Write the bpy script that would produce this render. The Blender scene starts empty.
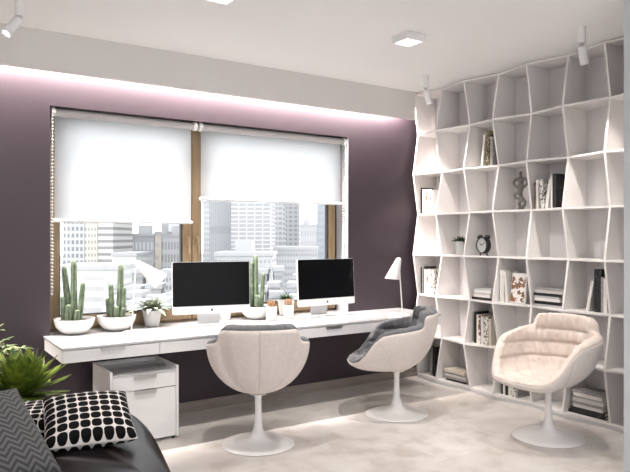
import bpy, bmesh, math, random
from math import sin, cos, pi, radians, sqrt, exp
from mathutils import Vector, Matrix, noise
random.seed(7)
S = bpy.context.scene
COL = S.collection

# ------------------------------------------------------------------ materials
MATS = {}
def mat(name, color, rough=0.5, metal=0.0, spec=0.5, coat=0.0, bump=None, vary=None, sheen=0.0, weave=None):
    """bump=(scale,strength)  vary=(scale,amount)  weave=(scale,strength)"""
    if name in MATS: return MATS[name]
    m = bpy.data.materials.new(name); m.use_nodes = True
    nt = m.node_tree; b = nt.nodes['Principled BSDF']
    b.inputs['Base Color'].default_value = (*color, 1)
    b.inputs['Roughness'].default_value = rough
    b.inputs['Metallic'].default_value = metal
    b.inputs['Specular IOR Level'].default_value = spec
    b.inputs['Coat Weight'].default_value = coat
    if sheen: b.inputs['Sheen Weight'].default_value = sheen
    tc = nt.nodes.new('ShaderNodeTexCoord')
    if vary:
        n = nt.nodes.new('ShaderNodeTexNoise'); n.inputs['Scale'].default_value = vary[0]; n.inputs['Detail'].default_value = 5
        nt.links.new(tc.outputs['Object'], n.inputs['Vector'])
        r = nt.nodes.new('ShaderNodeValToRGB')
        a = vary[1]
        r.color_ramp.elements[0].position = .3; r.color_ramp.elements[1].position = .7
        r.color_ramp.elements[0].color = (*[c * (1 - a) for c in color], 1)
        r.color_ramp.elements[1].color = (*[min(1, c * (1 + a)) for c in color], 1)
        nt.links.new(n.outputs['Fac'], r.inputs['Fac']); nt.links.new(r.outputs['Color'], b.inputs['Base Color'])
    src = None
    if bump:
        n = nt.nodes.new('ShaderNodeTexNoise'); n.inputs['Scale'].default_value = bump[0]; n.inputs['Detail'].default_value = 4
        nt.links.new(tc.outputs['Object'], n.inputs['Vector']); src = (n.outputs['Fac'], bump[1])
    if weave:
        w1 = nt.nodes.new('ShaderNodeTexWave'); w1.bands_direction = 'Z'; w1.inputs['Scale'].default_value = weave[0]; w1.inputs['Distortion'].default_value = 1.5
        w2 = nt.nodes.new('ShaderNodeTexWave'); w2.bands_direction = 'DIAGONAL'; w2.inputs['Scale'].default_value = weave[0]; w2.inputs['Distortion'].default_value = 1.5
        ad = nt.nodes.new('ShaderNodeMath'); ad.operation = 'ADD'
        for w in (w1, w2): nt.links.new(tc.outputs['Object'], w.inputs['Vector'])
        nt.links.new(w1.outputs['Fac'], ad.inputs[0]); nt.links.new(w2.outputs['Fac'], ad.inputs[1]); src = (ad.outputs[0], weave[1])
    if src:
        bp = nt.nodes.new('ShaderNodeBump'); bp.inputs['Strength'].default_value = src[1]; bp.inputs['Distance'].default_value = .004
        nt.links.new(src[0], bp.inputs['Height']); nt.links.new(bp.outputs['Normal'], b.inputs['Normal'])
    MATS[name] = m
    return m

def emit(name, color, strength):
    m = bpy.data.materials.new(name); m.use_nodes = True
    b = m.node_tree.nodes['Principled BSDF']
    b.inputs['Base Color'].default_value = (*color, 1)
    b.inputs['Emission Color'].default_value = (*color, 1); b.inputs['Emission Strength'].default_value = strength
    MATS[name] = m; return m

class NT:
    """tiny node-graph helper"""
    def __init__(s, name):
        s.m = bpy.data.materials.new(name); s.m.use_nodes = True; s.t = s.m.node_tree
        s.b = s.t.nodes['Principled BSDF']; MATS[name] = s.m
        s.tc = s.t.nodes.new('ShaderNodeTexCoord')
    def put(s, sock, v):
        if isinstance(v, (int, float)): sock.default_value = v
        elif isinstance(v, tuple): sock.default_value = v
        else: s.t.links.new(v, sock)
    def math(s, op, a, b=0.0, c=None):
        n = s.t.nodes.new('ShaderNodeMath'); n.operation = op
        s.put(n.inputs[0], a); s.put(n.inputs[1], b)
        if c is not None: s.put(n.inputs[2], c)
        return n.outputs[0]
    def sep(s, vec):
        n = s.t.nodes.new('ShaderNodeSeparateXYZ'); s.t.links.new(vec, n.inputs[0]); return n.outputs
    def noise(s, vec, scale, detail=4, dist=0.0):
        n = s.t.nodes.new('ShaderNodeTexNoise'); s.t.links.new(vec, n.inputs['Vector'])
        n.inputs['Scale'].default_value = scale; n.inputs['Detail'].default_value = detail; n.inputs['Distortion'].default_value = dist
        return n.outputs['Fac']
    def mix(s, f, a, b):
        n = s.t.nodes.new('ShaderNodeMix'); n.data_type = 'RGBA'
        s.put(n.inputs[0], f); s.put(n.inputs[6], a); s.put(n.inputs[7], b); return n.outputs[2]
    def ramp(s, f, stops):
        n = s.t.nodes.new('ShaderNodeValToRGB'); s.t.links.new(f, n.inputs[0])
        e = n.color_ramp.elements
        while len(e) < len(stops): e.new(.5)
        for i, (p, c) in enumerate(stops): e[i].position = p; e[i].color = c
        return n.outputs[0]
    def bump(s, h, strength, dist=.01):
        n = s.t.nodes.new('ShaderNodeBump'); n.inputs['Strength'].default_value = strength; n.inputs['Distance'].default_value = dist
        s.t.links.new(h, n.inputs['Height']); s.t.links.new(n.outputs[0], s.b.inputs['Normal'])

white_lacquer = mat('white_lacquer', (.56, .57, .59), .12, spec=.5, coat=.3)
white_front = mat('white_front', (.78, .78, .79), .3)
white_paint = mat('white_paint', (.74, .73, .725), .75, bump=(60, .05))
ceiling_paint = mat('ceiling_paint', (.84, .835, .83), .8, bump=(90, .05))
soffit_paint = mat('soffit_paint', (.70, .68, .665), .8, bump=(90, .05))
purple_paint = mat('purple_paint', (.037, .0245, .035), .5, bump=(140, .12), vary=(3, .05))
shelf_white = mat('shelf_white', (.80, .775, .765), .45)
shelf_back = mat('shelf_back_white', (.76, .745, .76), .5)
grey_plinth = mat('plinth_grey', (.55, .55, .56), .35)
shell_fabric = mat('shell_fabric', (.74, .68, .645), .85, sheen=.2, weave=(90, .25), vary=(40, .05))
base_white = mat('base_white', (.78, .77, .77), .28)
grey_cloth = mat('grey_cloth', (.115, .12, .13), .9, sheen=.3, bump=(220, .3), vary=(14, .22))
cream_cloth = mat('cream_cloth', (.70, .61, .55), .7, sheen=.3, bump=(60, .15), vary=(9, .06))
black_gloss = mat('screen_black', (.004, .004, .005), .12, spec=.08)
black_matte = mat('black_matte', (.012, .012, .013), .45)
alu = mat('aluminium', (.62, .63, .65), .3, metal=.85)
chrome = mat('brushed_steel', (.55, .54, .53), .28, metal=.9)
screen_white = mat('casing_white', (.68, .68, .69), .25)
ceramic = mat('white_ceramic', (.60, .60, .595), .22)
soil = mat('soil', (.018, .012, .010), .95, bump=(120, .8), vary=(90, .5))
lamp_white = mat('lamp_white', (.70, .69, .685), .3)
pencil_wood = mat('pencil_wood', (.36, .20, .11), .5)
stone = mat('carved_stone', (.13, .12, .115), .75, bump=(120, .4), vary=(30, .25))
white_plastic = mat('white_plastic', (.80, .80, .80), .4)
gasket = mat('black_gasket', (.02, .02, .02), .6)
paper = mat('page_paper', (.70, .67, .62), .8)

def make_cactus_mat():
    n = NT('cactus_green')
    z = n.noise(n.tc.outputs['Object'], 25)
    n.put(n.b.inputs['Base Color'], n.ramp(z, [(.3, (.075, .115, .07, 1)), (.75, (.215, .27, .185, 1))]))
    n.b.inputs['Roughness'].default_value = .6
    n.bump(n.noise(n.tc.outputs['Object'], 160), .5, .004)
    return n.m
cactus_mat = make_cactus_mat()
def make_leaf(name, a, b, rough=.4, scale=14):
    n = NT(name)
    z = n.noise(n.tc.outputs['Object'], scale)
    n.put(n.b.inputs['Base Color'], n.ramp(z, [(.35, (*a, 1)), (.68, (*b, 1))]))
    n.b.inputs['Roughness'].default_value = rough
    return n.m
agave_mat = make_leaf('agave_leaf', (.025, .065, .008), (.26, .34, .045), .4)
olive_mat = make_leaf('olive_leaf', (.06, .10, .035), (.26, .33, .16), .5)
succ_mat = make_leaf('succulent_leaf', (.09, .12, .08), (.45, .50, .40), .5, 30)
dark_leaf = make_leaf('dark_leaf', (.01, .035, .012), (.05, .12, .04), .5, 30)

def make_floor():
    n = NT('marble_floor'); o = n.tc.outputs['Object']
    a = n.noise(o, 1.1, 8, 1.2); b = n.noise(o, 6, 8, .6)
    f = n.math('ADD', n.math('MULTIPLY', a, .6), n.math('MULTIPLY', b, .4))
    c = n.ramp(f, [(.32, (.43, .38, .345, 1)), (.48, (.62, .585, .555, 1)), (.66, (.74, .72, .70, 1))])
    x, y, z = n.sep(o)
    # big slabs with hairline joints and small shade steps
    u = n.math('MULTIPLY', n.math('ADD', x, 20.3), 1 / 1.2); v = n.math('MULTIPLY', n.math('ADD', y, 20.35), 1 / .6)
    fu = n.math('FRACT', u); fv = n.math('FRACT', v)
    ju = n.math('LESS_THAN', fu, .003); jv = n.math('LESS_THAN', fv, .006)
    j = n.math('MAXIMUM', ju, jv)
    wn = n.t.nodes.new('ShaderNodeTexWhiteNoise'); cv = n.t.nodes.new('ShaderNodeCombineXYZ')
    n.put(cv.inputs[0], n.math('FLOOR', u)); n.put(cv.inputs[1], n.math('FLOOR', v)); n.t.links.new(cv.outputs[0], wn.inputs['Vector'])
    tone = n.math('MULTIPLY', wn.outputs['Value'], .16)
    c = n.mix(tone, c, (.42, .37, .33, 1))
    c = n.mix(n.math('MULTIPLY', j, .5), c, (.33, .29, .26, 1))
    n.put(n.b.inputs['Base Color'], c)
    n.put(n.b.inputs['Roughness'], n.math('ADD', .26, n.math('MULTIPLY', b, .25)))
    return n.m
floor_mat = make_floor()

def make_wood(name, a, b, horizontal=False):
    n = NT(name); o = n.tc.outputs['Object']
    mp = n.t.nodes.new('ShaderNodeMapping'); n.t.links.new(o, mp.inputs[0])
    mp.inputs['Scale'].default_value = (2, 30, 30) if horizontal else (30, 30, 2)
    w = n.noise(mp.outputs[0], 2, 6, .8)
    n.put(n.b.inputs['Base Color'], n.ramp(w, [(.3, (*a, 1)), (.7, (*b, 1))]))
    n.b.inputs['Roughness'].default_value = .4
    return n.m
wood_v = make_wood('frame_wood', (.27, .185, .10), (.37, .265, .155))
wood_h = make_wood('frame_wood_rail', (.27, .185, .10), (.37, .265, .155), True)
base_mat = make_wood('baseboard_veneer', (.24, .20, .18), (.32, .28, .255), True)

def make_blind():
    n = NT('blind_fabric'); t = n.t
    out = t.nodes['Material Output']
    tr = t.nodes.new('ShaderNodeBsdfTranslucent'); tr.inputs['Color'].default_value = (.95, .96, .97, 1)
    n.b.inputs['Base Color'].default_value = (.86, .87, .88, 1); n.b.inputs['Roughness'].default_value = .9
    mx = t.nodes.new('ShaderNodeMixShader'); mx.inputs[0].default_value = .85
    t.links.new(n.b.outputs[0], mx.inputs[1]); t.links.new(tr.outputs[0], mx.inputs[2]); t.links.new(mx.outputs[0], out.inputs[0])
    return n.m
blind_mat = make_blind()
def make_glass():
    n = NT('window_glass'); t = n.t
    out = t.nodes['Material Output']
    tr = t.nodes.new('ShaderNodeBsdfTransparent'); tr.inputs[0].default_value = (.96, .97, .98, 1)
    gl = t.nodes.new('ShaderNodeBsdfGlossy'); gl.inputs['Roughness'].default_value = .02
    fr = t.nodes.new('ShaderNodeFresnel'); fr.inputs[0].default_value = 1.35
    mx = t.nodes.new('ShaderNodeMixShader')
    t.links.new(fr.outputs[0], mx.inputs[0]); t.links.new(tr.outputs[0], mx.inputs[1]); t.links.new(gl.outputs[0], mx.inputs[2]); t.links.new(mx.outputs[0], out.inputs[0])
    return n.m
glass_mat = make_glass()

def make_dots():
    n = NT('dotted_cloth'); u, v, _ = n.sep(n.tc.outputs['UV'])
    fu = n.math('SUBTRACT', n.math('FRACT', n.math('MULTIPLY', u, 8)), .5)
    fv = n.math('SUBTRACT', n.math('FRACT', n.math('MULTIPLY', v, 8)), .5)
    p = 2.7
    d = n.math('ADD', n.math('POWER', n.math('ABSOLUTE', fu), p), n.math('POWER', n.math('ABSOLUTE', fv), p))
    m = n.math('LESS_THAN', d, .455 ** p)
    n.b.inputs['Specular IOR Level'].default_value = .1
    n.put(n.b.inputs['Base Color'], n.mix(m, (.70, .66, .64, 1), (.006, .006, .0065, 1)))
    n.b.inputs['Roughness'].default_value = .9
    n.bump(n.noise(n.tc.outputs['Object'], 200), .3, .003)
    return n.m
dots_mat = make_dots()
def make_zig():
    n = NT('herringbone_cloth'); u, v, _ = n.sep(n.tc.outputs['UV'])
    tri = n.math('ABSOLUTE', n.math('SUBTRACT', n.math('FRACT', n.math('MULTIPLY', u, 7)), .5))
    w = n.math('FRACT', n.math('ADD', n.math('MULTIPLY', v, 16), n.math('MULTIPLY', tri, 2.2)))
    m = n.math('ABSOLUTE', n.math('SUBTRACT', w, .5))
    c = n.ramp(m, [(.15, (.045, .045, .047, 1)), (.35, (.12, .12, .125, 1))])
    n.put(n.b.inputs['Base Color'], c); n.b.inputs['Roughness'].default_value = .9
    n.bump(n.noise(n.tc.outputs['Object'], 200), .4, .003)
    return n.m
zig_mat = make_zig()
leather = mat('dark_leather', (.007, .0045, .005), .34, spec=.11, bump=(260, .12))

# ------------------------------------------------------------------ mesh helpers
class MB:
    def __init__(s): s.v = []; s.f = []; s.uv = None
    def add(s, vs, fs, M=None):
        o = len(s.v)
        s.v += [(M @ Vector(p)) if M else Vector(p) for p in vs]
        s.f += [tuple(i + o for i in f) for f in fs]
        return s
    def box(s, x0, y0, z0, x1, y1, z1, M=None):
        vs = [(x, y, z) for z in (z0, z1) for y in (y0, y1) for x in (x0, x1)]
        return s.add(vs, [(0, 2, 3, 1), (4, 5, 7, 6), (0, 1, 5, 4), (2, 6, 7, 3), (0, 4, 6, 2), (1, 3, 7, 5)], M)
    def lathe(s, prof, n=40, M=None, rib=None):
        vs = []; fs = []
        for r, z in prof:
            for i in range(n):
                a = 2 * pi * i / n; rr = r * (1 + (rib[1] * cos(rib[0] * a) if rib else 0))
                vs.append((rr * cos(a), rr * sin(a), z))
        for j in range(len(prof) - 1):
            for i in range(n):
                k = (i + 1) % n
                fs.append((j * n + i, j * n + k, (j + 1) * n + k, (j + 1) * n + i))
        if prof[0][0] > 1e-5: fs.append(tuple(range(n - 1, -1, -1)))
        if prof[-1][0] > 1e-5: fs.append(tuple((len(prof) - 1) * n + i for i in range(n)))
        return s.add(vs, fs, M)
    def tube(s, pts, r, n=10, cap=True):
        pts = [Vector(p) for p in pts]; rs = r if isinstance(r, (list, tuple)) else [r] * len(pts)
        vs = []; fs = []; up = None
        for j, p in enumerate(pts):
            t = (pts[min(j + 1, len(pts) - 1)] - pts[max(j - 1, 0)]).normalized()
            if up is None: up = t.orthogonal().normalized()
            up = (up - t * up.dot(t)).normalized(); w = t.cross(up)
            for i in range(n):
                a = 2 * pi * i / n; vs.append(p + (up * cos(a) + w * sin(a)) * rs[j])
        for j in range(len(pts) - 1):
            for i in range(n):
                k = (i + 1) % n; fs.append((j * n + i, j * n + k, (j + 1) * n + k, (j + 1) * n + i))
        if cap: fs.append(tuple(range(n - 1, -1, -1))); fs.append(tuple((len(pts) - 1) * n + i for i in range(n)))
        return s.add(vs, fs)
    def prism(s, outline, h0, h1, M=None):
        n = len(outline)
        vs = [(x, y, h0) for x, y in outline] + [(x, y, h1) for x, y in outline]
        return s.add(vs, [tuple(range(n - 1, -1, -1)), tuple(range(n, 2 * n))] + [(i, (i + 1) % n, n + (i + 1) % n, n + i) for i in range(n)], M)
    def build(s, name, m, parent=None, smooth=None, bevel=0, uv=None, sub=0, solid=None, weld=False):
        me = bpy.data.meshes.new(name); me.from_pydata([tuple(p) for p in s.v], [], s.f); me.update()
        bm = bmesh.new(); bm.from_mesh(me)
        if weld: bmesh.ops.remove_doubles(bm, verts=bm.verts, dist=1e-5)
        bmesh.ops.recalc_face_normals(bm, faces=bm.faces); bm.to_mesh(me); bm.free()
        if uv:
            l = me.uv_layers.new(name='UVMap')
            for lp in me.loops: l.data[lp.index].uv = uv(lp.vertex_index)
        o = bpy.data.objects.new(name, me); COL.objects.link(o)
        for mm in (m if isinstance(m, (list, tuple)) else [m]): me.materials.append(mm)
        if parent: o.parent = parent
        if smooth is not None:
            for p in me.polygons: p.use_smooth = True
            if smooth < 179:
                me.set_sharp_from_angle(angle=radians(smooth))
        if solid:
            d = o.modifiers.new('solid', 'SOLIDIFY'); d.thickness = solid; d.offset = -1
        if bevel:
            d = o.modifiers.new('bevel', 'BEVEL'); d.width = bevel; d.segments = 2; d.limit_method = 'ANGLE'; d.angle_limit = radians(40)
        if sub:
            d = o.modifiers.new('sub', 'SUBSURF'); d.levels = sub; d.render_levels = sub
        return o

def T(x, y, z): return Matrix.Translation((x, y, z))
def RX(a): return Matrix.Rotation(a, 4, 'X')
def RY(a): return Matrix.Rotation(a, 4, 'Y')
def RZ(a): return Matrix.Rotation(a, 4, 'Z')
def tag(o, label, cat, group=None, kind=None):
    o['label'] = label; o['category'] = cat
    if group: o['group'] = group
    if kind: o['kind'] = kind
    return o
def thing(name, label, cat, loc=(0, 0, 0), rz=0, group=None):
    o = bpy.data.objects.new(name, None); COL.objects.link(o); o.empty_display_size = .1
    o.location = loc; o.rotation_euler = (0, 0, rz)
    return tag(o, label, cat, group)
def struct(o, label=None, cat=None):
    o['kind'] = 'structure'
    if label: o['label'] = label
    if cat: o['category'] = cat
    return o
def dup(root, loc, rz, label, group=None):
    r = root.copy(); COL.objects.link(r); r.location = loc; r.rotation_euler = (0, 0, rz); r['label'] = label
    if group: r['group'] = group
    for ch in list(root.children):
        c = ch.copy(); COL.objects.link(c); c.parent = r
        for g in list(ch.children):
            d = g.copy(); COL.objects.link(d); d.parent = c
    return r

# ------------------------------------------------------------------ room
CEIL = 2.99; WY = 5.10
X0, X1, Y0 = -2.2, 4.93, -2.6
WL, WR, WT, WB = .974, 3.76, 2.47, .738
struct(MB().box(X0 - .2, Y0 - .2, -.1, X1 + .2, WY + .35, 0).build('floor', floor_mat), 'pale beige marble floor with soft joints', 'floor')
struct(MB().box(X0 - .2, Y0 - .2, CEIL, X1 + .2, WY + .35, CEIL + .15).build('ceiling', ceiling_paint), 'smooth white painted ceiling', 'ceiling')
w = MB()
w.box(X0 - .2, WY, 0, WL, WY + .32, CEIL)
w.box(WR, WY, 0, X1 + .2, WY + .32, CEIL)
w.box(WL, WY, WT, WR, WY + .32, CEIL)
w.box(WL, WY, 0, WR, WY + .32, WB - .03)
struct(w.build('wall_window', purple_paint), 'dark plum painted wall around the wide window', 'wall')
struct(MB().box(X1, Y0, 0, X1 + .2, WY, CEIL).build('wall_shelving', white_paint), 'white wall behind the shelving', 'wall')
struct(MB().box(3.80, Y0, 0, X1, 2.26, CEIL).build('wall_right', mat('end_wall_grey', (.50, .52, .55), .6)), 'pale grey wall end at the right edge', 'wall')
struct(MB().box(X0 - .2, Y0, 0, X0, WY, CEIL).build('wall_left', white_paint), 'white wall on the left', 'wall')
struct(MB().box(X0, Y0 - .2, 0, X1, Y0, CEIL).build('wall_back', white_paint), 'white wall behind the viewer', 'wall')
# dropped fascia hiding the warm cove light
struct(MB().box(X0, 4.965, 2.70, 4.525, 4.99, CEIL).build('trim_1', soffit_paint), 'white fascia board hiding the cove light', 'trim')
bb = MB().box(X0, WY - .018, 0, X1 - .03, WY, .085)
bb.box(X0, WY - .022, .032, X1 - .03, WY, .037)
struct(bb.build('baseboard_window', base_mat, bevel=.002), 'pale wood baseboard below the plum wall', 'baseboard')
# metal lining of the right reveal
struct(MB().box(WR - .004, WY + .002, WB, WR, WY + .2, WT).build('trim_2', mat('reveal_grey', (.45, .46, .49), .35)), 'pale grey lining of the right window reveal', 'trim')
# window: frame, two sashes
FY = 5.30
win = bpy.data.objects.new('window_1', None); COL.objects.link(win); struct(win, 'wide wooden two-sash window with city view', 'window')
fr = MB()
fr.box(WL, FY + .03, WB - .03, WL + .05, FY + .11, WT); fr.box(WR - .05, FY + .03, WB - .03, WR, FY + .11, WT)
fr.build('window_frame', wood_v, win, bevel=.004)
fr = MB(); fr.box(WL, FY + .03, WT - .05, WR, FY + .11, WT); fr.box(WL, FY + .03, WB - .03, WR, FY + .11, WB + .045)
fr.build('window_frame', wood_h, win, bevel=.004)
for nm, a, b, left in (('l', 1.0, 2.188, True), ('r', 2.196, 3.745, False)):
    st = MB(); st.box(a, FY, WB + .02, a + .082, FY + .07, WT - .02); st.box(b - .082, FY, WB + .02, b, FY + .07, WT - .02)
    sash = st.build('window_sash', wood_v, win, bevel=.006)
    MB().box(a + .082, FY + .002, WB + .02, b - .082, FY + .068, WB + .115).box(a + .082, FY + .002, WT - .07, b - .082, FY + .068, WT - .02).build('sash_rail', wood_h, sash, bevel=.004)
    g = MB(); q = .008
    for (x0, z0, x1, z1) in ((a + .082, WB + .115, a + .09, WT - .07), (b - .09, WB + .115, b - .082, WT - .07), (a + .082, WB + .115, b - .082, WB + .123)):
        g.box(x0, FY + .012, z0, x1, FY + .06, z1)
    g.build('gasket', gasket, sash)
    MB().box(a + .085, FY + .03, WB + .117, b - .085, FY + .036, WT - .072).build('pane', glass_mat, win)
    hx = b - .041 if left else a + .041
    h = MB().box(hx - .013, FY - .010, 1.40, hx + .013, FY, 1.49)
    h.tube([(hx, FY - .008, 1.465), (hx, FY - .045, 1.465), (hx, FY - .05, 1.44), (hx, FY - .05, 1.335)], [.009, .009, .010, .009], 10)
    h.build('window_handle', mat('bronze_handle', (.50, .38, .26), .3, metal=.6), sash, smooth=40)
# sill flush with the desk
struct(MB().box(WL + .003, WY - .001, WB - .028, WR - .006, FY + .028, WB - .001).build('trim_3', white_lacquer, bevel=.002), 'glossy white window sill running on from the desk', 'sill')

# roller blinds
def blind(xa, xb, zb, label, chain_x):
    t = thing('roller_blind', label, 'blind', ((xa + xb) / 2, 5.145, 2.43))
    cx = (xa + xb) / 2
    MB().lathe([(.030, xa + .028 - cx), (.030, xb - .028 - cx)], 32, RY(pi / 2)).build('roller_tube', mat('roller_grey', (.46, .44, .44), .6), t, smooth=40)
    for x in (xa, xb - .028):
        k = MB(); k.lathe([(.028, 0), (.038, .005), (.038, .029), (.028, .034)], 32, T(x - cx, 0, 0) @ RY(pi / 2))
        k.box(x - cx + .008, -.01, 0, x - cx + .026, .02, .038)
        k.build('bracket', white_plastic, t, smooth=40)
    # fabric: thin sheet leaving the rear of the roller
    yq = .027
    MB().box(xa + .034 - cx, yq, zb - 2.43, xb - .034 - cx, yq + .0015, .0).build('blind_fabric', blind_mat, t)
    bar = MB().lathe([(.007, xa + .02 - cx), (.014, xa + .024 - cx), (.014, xb - .024 - cx), (.007, xb - .02 - cx)], 20, T(0, yq, zb - 2.43) @ RY(pi / 2))
    bar.build('bottom_bar', white_plastic, t, smooth=50)
    ch = MB(); zlow = 1.045 if chain_x < 2 else .80
    for dy in (-.03, .012):
        z = .02
        while z > zlow - 2.43:
            ch.lathe([(0, -.008), (.006, -.005), (.0078, 0), (.006, .005), (0, .008)], 6, T(chain_x - cx, dy, z)); z -= .026
    ch.tube([(chain_x - cx, -.03, .02), (chain_x - cx, -.03, zlow - 2.43), (chain_x - cx, -.009, zlow - 2.442), (chain_x - cx, .012, zlow - 2.43), (chain_x - cx, .012, .02)], .0012, 5)
    ch.build('bead_chain', mat('chain_grey', (.62, .60, .58), .4, metal=.3), t, smooth=60)
    return t
blind(.985, 2.165, 1.606, 'white roller blind on the left window, hanging lower', .993)
blind(2.187, 3.748, 1.812, 'white roller blind on the right window, drawn higher', 3.735)

# ------------------------------------------------------------------ desk
dk = thing('wall_desk', 'long white wall-mounted desk with drawers below the window', 'desk', (2.67, 4.785, .63))
def rel(t, b):  # shift world coordinates to parent space
    b.v = [p - t.location for p in b.v]; return b
rel(dk, MB().box(.928, 4.468, .722, 4.41, WY - .001, .738)).build('worktop', white_lacquer, dk, bevel=.0015)
rel(dk, MB().box(.935, 4.492, .632, 4.405, WY - .001, .719)).build('carcass', white_front, dk, bevel=.001)
segs = [.932, 1.603, 2.63, 3.656, 4.406]
for a, b in zip(segs, segs[1:]):
    d = rel(dk, MB().box(a + .0025, 4.472, .634, b - .0025, 4.491, .7165)).build('drawer', white_front, dk, bevel=.0012)
    c = (a + b) / 2
    h = rel(dk, MB().box(c - .082, 4.458, .700, c + .082, 4.473, .719).box(c - .082, 4.464, .694, c + .082, 4.468, .702))
    h.build('handle', chrome, d)

# drawer cabinet
cb = thing('drawer_cabinet', 'white two-drawer pedestal cabinet under the desk left end', 'cabinet', (1.495, 4.70, 0))
m = MB()
m.box(1.245, 4.492, .02, 1.263, 4.93, .536); m.box(1.727, 4.492, .02, 1.745, 4.93, .536)
m.box(1.263, 4.912, .02, 1.727, 4.93, .536); m.box(1.263, 4.492, .02, 1.727, 4.912, .04)
rel(cb, m).build('body', white_front, cb, bevel=.001)
rel(cb, MB().box(1.263, 4.475, .496, 1.727, 4.912, .508)).build('top_panel', white_lacquer, cb)
for xq in (1.245, 1.727): rel(cb, MB().box(xq, 4.472, .02, xq + .018, 4.492, .536)).build('side_edge', white_front, cb)
for z0, z1 in ((.391, .493), (.024, .386)):
    d = rel(cb, MB().box(1.266, 4.474, z0, 1.724, 4.491, z1)).build('drawer', white_front, cb, bevel=.0012)
    rel(cb, MB().box(1.415, 4.461, z1 - .012, 1.575, 4.474, z1 + .001).box(1.415, 4.461, z1 - .026, 1.575, 4.464, z1 - .01)).build('handle', chrome, d)
for x in (1.275, 1.715):
    for y in (4.51, 4.90):
        rel(cb, MB().lathe([(.012, 0), (.012, .02)], 14, T(x, y, 0))).build('foot', black_matte, cb)

# ------------------------------------------------------------------ shelving
RH = .42
CY = [5.03, 4.69, 4.31, 3.965, 3.597, 3.235, 2.855, 2.49]
XB = 4.872
def zrow(k): return (7.085 - k) * RH
NX = ((4.531, 4.616, 4.551, 4.631, 4.554, 4.624, 4.544, 4.62), (4.624, 4.570, 4.610, 4.565, 4.639, 4.570, 4.610, 4.54))
NY = ((5.003, 4.672, 4.315, 3.959, 3.591, 3.228, 2.857, 2.49), (5.033, 4.712, 4.292, 3.975, 3.603, 3.245, 2.853, 2.50))
def nodex(c, k): return NX[k % 2][c]
def nodey(c, k): return NY[k % 2][c]
bk = thing('bookshelf', 'white floor-to-ceiling shelving of zigzag cubbies along the right wall', 'bookshelf', (4.7, 3.76, 0))
th = .0085
for c in range(8):
    b = MB(); vs = []; fs = []
    for k in range(8):
        for s_ in (-1, 1):
            vs.append((nodex(c, k), nodey(c, k) + s_ * th, zrow(k))); vs.append((XB, CY[c] + s_ * th, zrow(k)))
    for k in range(7):
        o = 4 * k; p = o + 4
        fs += [(o, o + 1, p + 1, p), (o + 2, p + 2, p + 3, o + 3), (o, p, p + 2, o + 2), (o + 1, o + 3, p + 3, p + 1)]
    fs += [(0, 2, 3, 1), (28, 29, 31, 30)]
    rel(bk, b.add(vs, fs)).build('divider', shelf_white, bk)
for k in range(8):
    b = MB(); vs = []; fs = []
    for c in range(8):
        y = nodey(c, k) + (th if c == 0 else -th if c == 7 else 0)
        for s_ in (-1, 1):
            vs.append((nodex(c, k) - .001, y, zrow(k) + s_ * th)); vs.append((XB, CY[c], zrow(k) + s_ * th))
    for c in range(7):
        o = 4 * c; p = o + 4
        fs += [(o, p, p + 1, o + 1), (o + 2, o + 3, p + 3, p + 2), (o, o + 2, p + 2, p), (o + 1, p + 1, p + 3, o + 3)]
    fs += [(0, 1, 3, 2), (28, 30, 31, 29)]
    rel(bk, b.add(vs, fs)).build('shelf', shelf_white, bk)
rel(bk, MB().box(XB, CY[7] - th, .02, XB + .018, CY[0] + th, zrow(0))).build('back_panel', shelf_back, bk)
# wavy plinth
fine = []
for i in range(0, 7 * 8 + 1):
    u = i / 8; c = min(int(u), 6); t = u - c
    tt = (1 - cos(pi * t)) / 2
    fine.append((nodex(c, 7) * (1 - tt) + nodex(c + 1, 7) * tt - .012, CY[c] * (1 - t) + CY[c + 1] * t))
rel(bk, MB().prism(fine + [(XB, CY[7]), (XB, CY[0])], 0, .0265)).build('plinth', grey_plinth, bk, smooth=30)

# ------------------------------------------------------------------ books
def bookmat(name, base, mark=None, scale=30, thr=.5, horizontal=False):
    if name in MATS: return MATS[name]
    n = NT(name); n.b.inputs['Roughness'].default_value = .45
    if mark is None:
        n.b.inputs['Base Color'].default_value = (*base, 1); return n.m
    mp = n.t.nodes.new('ShaderNodeMapping'); n.t.links.new(n.tc.outputs['Object'], mp.inputs[0])
    mp.inputs['Scale'].default_value = (1, 1, 1)
    f = n.noise(mp.outputs[0], scale, 2, .3)
    n.put(n.b.inputs['Base Color'], n.mix(n.math('GREATER_THAN', f, thr), (*base, 1), (*mark, 1)))
    return n.m
K = (.012, .012, .013); W = (.74, .72, .69)
BM = {
 'black': bookmat('cover_black', K, (.35, .33, .30), 60, .68),
 'white': bookmat('cover_white', W, (.35, .33, .32), 70, .68),
 'pale grey': bookmat('cover_pale', (.46, .46, .47)),
 'cream': bookmat('cover_cream', (.66, .60, .52)),
 'grey': bookmat('cover_grey', (.30, .29, .29), (.55, .54, .53), 50, .6),
 'brown': bookmat('cover_brown', (.22, .12, .06), (.06, .03, .02), 40, .5),
 'black and gold patterned': bookmat('cover_gold', K, (.55, .46, .24), 70, .53),
 'white and black patterned': bookmat('cover_pattern', W, (.06, .06, .03), 45, .53),
 'white and brown patterned': bookmat('cover_sepia', W, (.20, .09, .04), 22, .5),
}
ORD = ['first', 'second', 'third', 'fourth', 'fifth', 'sixth', 'seventh', 'eighth']
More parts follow.
